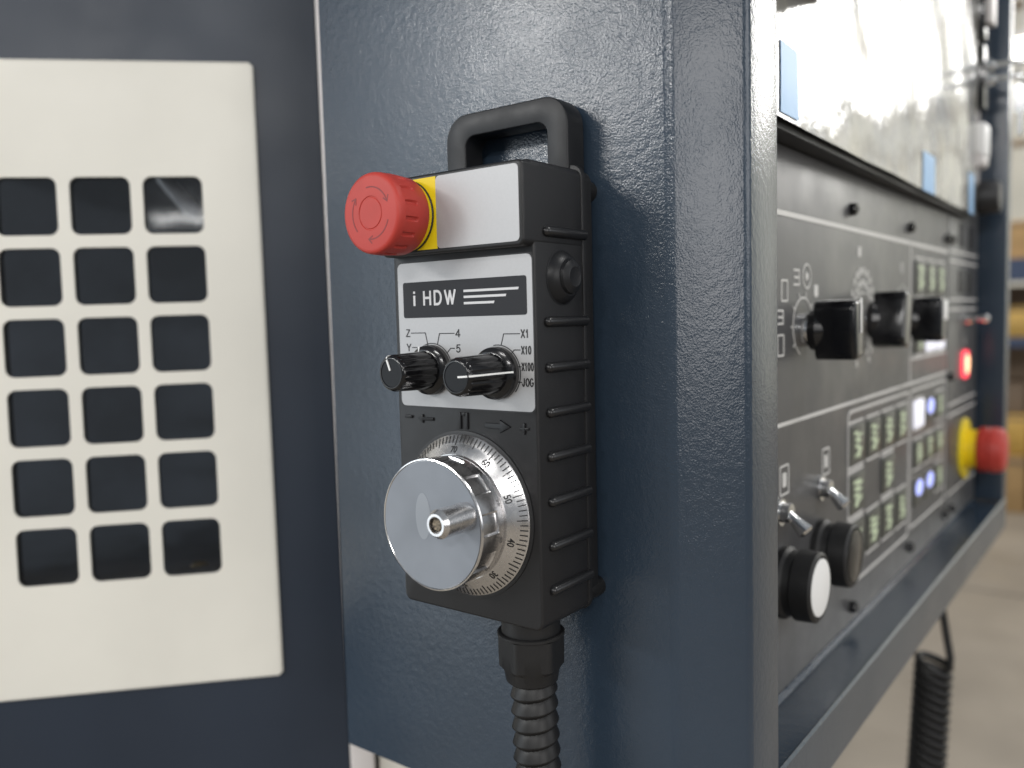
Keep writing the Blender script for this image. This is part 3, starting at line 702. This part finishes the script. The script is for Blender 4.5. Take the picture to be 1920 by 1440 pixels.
for pts in ([(-0.0757, 0.1364), (-0.0662, 0.1364), (-0.0646, 0.1300)], [(-0.0752, 0.1293), (-0.0722, 0.1293)], [(-0.0475, 0.1360), (-0.0569, 0.1360), (-0.0584, 0.1310)], [(-0.0476, 0.1289), (-0.0500, 0.1289), (-0.0525, 0.1266)],
            [(-0.0087, 0.1354), (-0.0178, 0.1354), (-0.0194, 0.1302)], [(-0.0086, 0.1281), (-0.0120, 0.1281), (-0.0140, 0.1261)], [(-0.0082, 0.1206), (-0.0100, 0.1206)], [(-0.0082, 0.1136), (-0.0100, 0.1136), (-0.0103, 0.1165)],
            arc(-0.0622, 0.1185, 0.0128, 165, 15), arc(-0.0215, 0.1176, 0.0128, 100, -40)): stroke(b, pts, WD, 'A', L0, L1)
obj("printed_line", b, 'ink', cpl)
b = new()
for s, u, v, h, tw in (("Z", -0.0790, 0.1364, 0.0033, .0024), ("Y", -0.0788, 0.1293, 0.0033, .0025), ("4", -0.0465, 0.1360, 0.0034, .0026), ("5", -0.0464, 0.1288, 0.0034, .0025),
                       ("X1", -0.0078, 0.1354, 0.0034, .0040), ("X10", -0.0078, 0.1280, 0.0034, .0052), ("X100", -0.0078, 0.1206, 0.0034, .0063), ("JOG", -0.0078, 0.1136, 0.0034, .0060)):
    glyphs(b, s, u, v, h, 0.00054, 'A', 0.00026, 0.00048, tw)
obj("lettering", b, 'ink', cpl)

# the two rotary selector knobs
def small_knob(u, v, L, ang, name="selector_knob"):
    def flute(a, j, r):
        if 1 <= j <= 4:
            s = (a / (2 * PI) * 12) % 1.0
            return r - 0.00050 * math.exp(-((s - 0.5) / 0.13) ** 2)
        return r
    b = new(); lathe(b, 'A', u, v, [(0.0052, 0.0092), (0.0056, 0.0093), (0.0062, 0.0093), (L - 0.0022, 0.0086), (L - 0.0016, 0.0085), (L - 0.0007, 0.0080), (L, 0.0071), (L, 0.0066), (L - 0.0006, 0.0064), (L - 0.0006, 0)], 180, flute)
    kn = obj(name, b, 'black_gloss', pen, 50)
    b = new(); lathe(b, 'A', u, v, [(L - 0.0007, 0.0064), (L - 0.0003, 0.0063), (L - 0.0003, 0)], 48); obj("end_cap", b, 'cap_black', kn)
    b = new(); lathe(b, 'A', u, v, [(0.0024, 0.0117), (0.0030, 0.0122), (0.0046, 0.0118), (0.0058, 0.0098), (0.0060, 0.0080)], 72); obj("skirt", b, 'black_gloss', kn, 40)
    b = new(); lathe(b, 'A', u, v, [(0.0004, 0.0121), (0.0023, 0.0121), (0.0023, 0.0100)], 72); dk = obj("scale_disc", b, 'disc_grey', kn, 40)
    ca, sa = math.cos(ang), math.sin(ang)
    b = new()
    stroke(b, [(u + 0.0016 * ca, v + 0.0016 * sa), (u + 0.0062 * ca, v + 0.0062 * sa)], 0.0008, 'A', L - 0.0003, L + 0.0002)
    for s0, s1, r0, r1 in ((L - 0.0010, 0.0068, 0.0088, 0.0096),):
        q = Vector((-sa, ca)) * 0.0004
        t_ = new(); c8 = []
        for (n_, r_) in ((L + 0.0001, 0.0064), (L - 0.0004, 0.0080), (L - 0.0014, 0.0087), (0.0064, 0.0095), (0.0052, 0.0112), (0.0048, 0.0122)):
            c8.append((t_.verts.new(mp('A', u + r_ * ca + q.x, v + r_ * sa + q.y, n_)), t_.verts.new(mp('A', u + r_ * ca - q.x, v + r_ * sa - q.y, n_)),
                       t_.verts.new(mp('A', u + (r_ - .001) * ca - q.x, v + (r_ - .001) * sa - q.y, n_ - .0003)), t_.verts.new(mp('A', u + (r_ - .001) * ca + q.x, v + (r_ - .001) * sa + q.y, n_ - .0003))))
        for A, B in zip(c8, c8[1:]):
            for i in range(4): t_.faces.new((A[i], A[(i + 1) % 4], B[(i + 1) % 4], B[i]))
        merge(b, t_)
    obj("pointer_line", b, 'white', kn)
small_knob(-0.0622, 0.1185, 0.0285, math.radians(112))
small_knob(-0.0215, 0.1176, 0.0300, math.radians(4))

# raised marks above the wheel
b = new(); box(b, (-0.0816, -0.0009, 0.0941), (-0.0768, 0.0005, 0.0956), 0.0003); obj("raised_minus", b, 'plastic_face', pen)
b = new(); prism(b, [(-0.0732, 0.0942), (-0.0694, 0.0964), (-0.0694, 0.0950), (-0.0626, 0.0950), (-0.0626, 0.0934), (-0.0694, 0.0934), (-0.0694, 0.0920)], 'A', -0.0004, 0.0008, 0.0002); obj("raised_arrow", b, 'plastic_face', pen)
b = new(); box(b, (-0.0460, -0.0009, 0.0905), (-0.0446, 0.0005, 0.0985), 0.0003); box(b, (-0.0444, -0.0007, 0.0968), (-0.0420, 0.0005, 0.0985), 0.0003); box(b, (-0.0418, -0.0009, 0.0905), (-0.0404, 0.0005, 0.0985), 0.0003)
obj("index_mark", b, 'plastic_face', pen)
b = new(); prism(b, [(-0.0302, 0.0942), (-0.0212, 0.0942), (-0.0212, 0.0960), (-0.0150, 0.0930), (-0.0212, 0.0900), (-0.0212, 0.0918), (-0.0302, 0.0918)], 'A', -0.0004, 0.0008, 0.0002); obj("raised_arrow", b, 'plastic_face', pen)
b = new(); box(b, (-0.0100, -0.0008, 0.0920), (-0.0048, 0.0005, 0.0932), 0.0003); box(b, (-0.0080, -0.0009, 0.0900), (-0.0068, 0.0005, 0.0952), 0.0003); obj("raised_plus", b, 'plastic_face', pen)

# handwheel: dial ring, grip drum, face, crank
WU, WV = -0.0437, 0.0493
RO, RI, NO, NI = 0.0388, 0.0300, 0.0016, 0.0068
b = new(); lathe(b, 'A', WU, WV, [(-0.0002, 0.0404), (0.0006, 0.0404), (0.0008, 0.0394)], 96); obj("wheel_recess", b, 'ink', pen)
b = new(); lathe(b, 'A', WU, WV, [(0.0008, RO), (NO - 0.0003, RO), (NO, RO - 0.0003), (NI, RI), (NI, 0.026)], 160); ring = obj("graduated_dial", b, 'steel', pen, 30)
def cone(ang, r, lift=0.00008):
    n = NO + (NI - NO) * (RO - r) / (RO - RI) + lift
    return mp('A', WU + r * math.cos(ang), WV + r * math.sin(ang), n)
A70 = math.radians(93.0); ST = math.radians(3.6)
b = new()
for i in range(100):
    a = A70 + i * ST; hw = 0.00024 / 0.0365
    r0 = 0.0340 if i % 5 == 0 else 0.0352
    for (ra, rb) in ((r0, 0.0363), (0.0363, 0.0384)):
        b.faces.new([b.verts.new(cone(a + s * hw, r)) for s, r in ((-1, ra), (1, ra), (1, rb), (-1, rb))])
gm = obj("graduation_mark", b, 'ink', ring, label="fine black graduation ticks round the dial")
for i, s in enumerate(("70", "60", "50", "40", "30", "20", "10", "0", "90", "80")):
    b = new(); a0 = A70 - i * 10 * ST
    for pl in text2d(s, 0.0041, 0.00007): b.faces.new([b.verts.new(cone(a0 - x / 0.0325, 0.0322 + y, 0.0001)) for x, y in pl])
    obj("dial_number", b, 'ink', ring)
NF = 0.0250
RW = 0.0306
NB = 10
def pads(a, j, r):
    s = (a / (2 * PI) * NB + 0.12) % 1.0
    if 5 <= j <= 8: return r - (0.0010 if s < 0.5 else 0.0)
    return r
dprof = [(0.0060, 0.0280), (NI + 0.0002, 0.0288), (NI + 0.0010, 0.0294), (NI + 0.0022, 0.0297), (NI + 0.0058, 0.0300), (NI + 0.0061, 0.0300), (NI + 0.0072, 0.0301), (NF - 0.0022, 0.0302), (NF - 0.0012, 0.0302), (NF - 0.0009, RW), (NF - 0.0002, RW - 0.0002), (NF, RW - 0.0008), (NF - 0.0004, RW - 0.0012), (NF - 0.0004, 0.02)]
b = new(); lathe(b, 'A', WU, WV, dprof, 240, pads); drum = obj("handwheel_drum", b, 'steel_bright', pen, 25)
b = new(); lathe(b, 'A', WU, WV, [(NF - 0.0005, RW - 0.0013), (NF - 0.0001, RW - 0.0013)], 128); wf = obj("wheel_face", b, 'wheel_face', pen, 30)
CU, CV = -0.0222, 0.0560
b = new(); prism(b, [(-0.0483 + 0.0046 * math.cos(q * PI / 20), 0.0528 + 0.0108 * math.sin(q * PI / 20)) for q in range(40)], 'A', NF - 0.0003, NF - 0.00002); obj("oval_mark", b, 'wheel_mark', wf)
CR = 0.0064
b = new(); lathe(b, 'A', CU, CV, [(NF - 0.0006, CR), (0.0428, CR), (0.0446, CR - 0.0013), (0.0449, CR - 0.0016), (0.0449, 0.0037), (0.0420, 0.0036), (0.0420, 0)], 64); ck = obj("crank_handle", b, 'steel', pen, 30)
b = new(); lathe(b, 'A', CU, CV, [(0.0419, 0.0030), (0.0432, 0.0030), (0.0440, 0.0024), (0.0438, 0)], 20); obj("crank_screw", b, 'screw_dirty', ck)

# grip ribs on the visible side
def rib_at(z):
    b = new(); tube(b, [(0.0004, 0.0066, z), (0.0004, 0.0074, z), (0.0006, 0.0092, z), (0.0006, 0.0398, z)], [0.0008, 0.0019, 0.0024, 0.0024], 16); return b
r0 = None
for z in (0.0174, 0.0379, 0.0585, 0.0791, 0.0994, 0.1198, 0.1404, 0.1806):
    if r0 is None: r0 = obj("grip_rib", rib_at(z), 'rib', pen, 50); z0 = z
    else: dup(r0, (0, 0, z - z0), pen)
r0 = None
for z in (0.0174, 0.0379, 0.0585, 0.0791, 0.0994, 0.1198, 0.1404, 0.1806):
    if r0 is None:
        b = new(); tube(b, [(XL, 0.0066, z), (XL, 0.0074, z), (XL, 0.0090, z), (XL, 0.0398, z)], [0.0006, 0.0015, 0.0020, 0.0020], 14); r0 = obj("grip_rib", b, 'plastic_face', pen, 50)
    else: dup(r0, (0, 0, z - z0), pen)
# side enable button
b = new(); lathe(b, 'C', 0.0215, 0.1605, [(-0.0002, 0.0128), (0.0002, 0.0128), (0.0003, 0.0122), (0.0022, 0.0112), (0.0040, 0.0092), (0.0044, 0.0086)], 56); sb = obj("enable_button", b, 'plastic_face', pen, 32)
b = new(); lathe(b, 'C', 0.0215, 0.1605, [(0.0040, 0.0080), (0.0058, 0.0076), (0.0066, 0.0064), (0.0074, 0.0046), (0.0071, 0.0036), (0.0071, 0)], 48); obj("button_cap", b, 'plastic_face', sb, 32)

# cable gland and corrugated hose
GX, GY = -0.0235, 0.0225
def zlathe(bm, cx, cy, prof, k=48, rf=None):
    t_ = new(); rings = []
    for j, (z, r) in enumerate(prof):
        rings.append([t_.verts.new((cx + (rf(2 * PI * i / k, j, r) if rf else r) * math.cos(2 * PI * i / k), cy + (rf(2 * PI * i / k, j, r) if rf else r) * math.sin(2 * PI * i / k), z)) for i in range(k)])
    for A, B in zip(rings, rings[1:]):
        for i in range(k): t_.faces.new((A[i], A[(i + 1) % k], B[(i + 1) % k], B[i]))
    t_.faces.new(rings[0]); t_.faces.new(rings[-1][::-1]); merge(bm, t_)
b = new(); zlathe(b, GX, GY, [(0.0005, 0.0145), (-0.0100, 0.0145)]); gl = obj("cable_gland", b, 'rubber', pen, 30)
b = new(); zlathe(b, GX, GY, [(-0.0100, 0.0160), (-0.0104, 0.0166), (-0.0116, 0.0166), (-0.0120, 0.0160)]); obj("washer", b, 'rubber', gl, 30)
def hexr(a, j, r):
    s = ((a + 0.35) % (PI / 3)) - PI / 6
    return min(r, r * 0.90 / math.cos(s)) if j in (1, 2, 3) else r
b = new(); zlathe(b, GX, GY, [(-0.0121, 0.0140), (-0.0122, 0.0162), (-0.0200, 0.0162), (-0.0270, 0.0160), (-0.0290, 0.0138), (-0.0345, 0.0128), (-0.0355, 0.0118)], 96, hexr); obj("gland_nut", b, 'rubber', gl, 25)
# helical corrugation, the hose leaning slightly
t = new(); K = 56; pitch = 0.0079; NZ = 620; Ls = 0.20; rings = []
for i in range(NZ + 1):
    s = Ls * i / NZ; z = -0.0340 - s
    cx = GX + 0.0008 + 0.022 * s + 0.10 * s * s; cy = GY + 0.004 * s; ring_ = []
    for j in range(K):
        a = 2 * PI * j / K; ph_ = (s / pitch + a / (2 * PI)) % 1.0
        sh = ph_ / 0.72 if ph_ < 0.72 else (1 - ph_) / 0.28
        r = 0.0094 + 0.0024 * (sh ** 0.7)
        ring_.append(t.verts.new((cx + r * math.cos(a), cy + r * math.sin(a), z)))
    rings.append(ring_)
for A, B in zip(rings, rings[1:]):
    for j in range(K): t.faces.new((A[j], A[(j + 1) % K], B[(j + 1) % K], B[j]))
t.faces.new(rings[0]); t.faces.new(rings[-1][::-1])
obj("corrugated_hose", t, 'hose', pen, 60)

# ================================================================== COILED CORD under the cabinet
t = new(); path = [(0.030, 0.700, -0.134), (0.033, 0.700, -0.18), (0.0385, 0.700, -0.215), (0.0425, 0.700, -0.2385)]
turns = 22
for q in range(turns * 18):
    a = q / 18 * 2 * PI; z = -0.244 - 0.0100 * q / 18
    cx = 0.0262 - 0.10 * (-0.244 - z) * 0.5
    path.append((cx + 0.0160 * math.cos(a - 0.2), 0.700 + 0.0160 * math.sin(a - 0.2), z - 0.0065 * math.cos(a - 0.2) - 0.0065 * math.sin(a - 0.2) * 0.3))
tube(t, path, 0.0041, 10)
tag(obj("coiled_cord", t, 'rubber', None, 60), "black coiled cord hanging below the far end of the cabinet", "cord")

# ================================================================== FAR SHOP FLOOR
rk = thing("storage_rack", "blurred blue-beamed storage rack far behind the cabinet", "storage rack", (-0.75, 6.0, FZ))
for x in (-1.75, 0.35):
    b = new(); box(b, (x - 0.04, 5.72, FZ), (x + 0.04, 5.80, 2.4)); obj("upright", b, 'rack_blue', rk)
for z in (-0.10, 0.30):
    b = new(); box(b, (-1.75, 5.70, z), (0.35, 5.76, z + (0.06 if z < 0 else 0.14))); obj("beam", b, 'rack_blue', rk)
    b = new(); box(b, (-1.75, 5.77, z + (0.0 if z < 0 else 0.11)), (0.35, 6.5, z + (0.03 if z < 0 else 0.14))); obj("shelf", b, 'trim', rk)
b = new(); box(b, (-1.70, 6.52, FZ), (0.30, 6.54, 0.29)); obj("back_panel", b, 'truss', rk)
def crate(name, lab, cat, x, y, z, sx, sy, sz, m):
    b = new(); box(b, (x - sx / 2, y, z), (x + sx / 2, y + sy, z + sz), 0.01)
    o = obj(name, b, m); tag(o, lab, cat)
    b = new(); box(b, (x - sx / 2 - 0.004, y - 0.004, z + sz * 0.86), (x + sx / 2 + 0.004, y + sy * 0.5, z + sz * 0.93)); obj("strap", b, 'truss', o)
CR8 = (("crate", "blurred ochre crate on the middle shelf of the far rack", -0.50, 5.85, -0.07, 0.30, 0.30, 0.22, 'ochre'),
       ("crate", "blurred dark bin beside the ochre crate on the far rack", -0.80, 5.85, -0.07, 0.24, 0.30, 0.30, 'ink_grey'),
       ("box", "blurred brown cardboard box on the rack's floor level", -0.66, 5.80, FZ, 0.42, 0.45, 0.36, 'cardboard'),
       ("box", "blurred ochre box stacked on the brown box in the far rack", -0.60, 5.84, FZ + 0.3605, 0.30, 0.40, 0.26, 'ochre'),
       ("box", "blurred dark box on top of the stacked ochre box in the far rack", -0.58, 5.86, FZ + 0.6215, 0.22, 0.36, 0.20, 'truss'),
       ("box", "blurred black box lowest at the right of the far rack", -0.32, 5.82, FZ, 0.20, 0.40, 0.50, 'ink_grey'),
       ("box", "blurred brown carton on the top shelf of the far rack", -0.55, 5.86, 0.4405, 0.40, 0.40, 0.24, 'cardboard'))
for cat, lab, x, y, z, sx, sy, sz, m_ in CR8: crate("storage_" + cat, lab, cat, x, y, z, sx, sy, sz, m_)
def drum_obj(x, y, z, r, h, m, lab):
    b = new(); zlathe(b, x, y, [(z, r), (z + h * .3, r), (z + h * .32, r * 1.04), (z + h * .35, r), (z + h * .65, r), (z + h * .68, r * 1.04), (z + h * .7, r), (z + h, r)], 28)
    tag(obj("metal_drum", b, m), lab, "drum")
drum_obj(-0.08, 5.98, FZ, 0.13, 0.5, 'trim', "blurred grey metal drum standing in the far rack")
lampo = thing("ceiling_lamp", "glowing warm lamp under the far ceiling at the right edge", "lamp", (-0.75, 8.0, 2.30))
b = new(); box(b, (-1.05, 7.9, 2.20), (-0.45, 8.15, 2.32), 0.01); obj("diffuser", b, 'lamp', lampo)
b = new(); box(b, (-1.08, 7.88, 2.322), (-0.42, 8.17, 2.38), 0.01); obj("housing", b, 'trim', lampo)
b = new(); tube(b, [(-0.75, 8.0, 2.38), (-0.75, 8.0, 3.2)], 0.01, 8); obj("hanger", b, 'trim', lampo)
for i, (z, lab) in enumerate(((1.55, "lowest blurred brown roof beam behind the hanging keys"), (1.95, "middle blurred brown roof beam, just under the glowing lamp"), (2.85, "topmost blurred brown roof beam above the lamp"))):
    b = new(); box(b, (-4, 8.4 + 0.2 * i, z), (3, 8.5 + 0.2 * i, z + 0.05))
    tag(obj("roof_beam", b, 'truss'), lab, "beam", "roof beams")
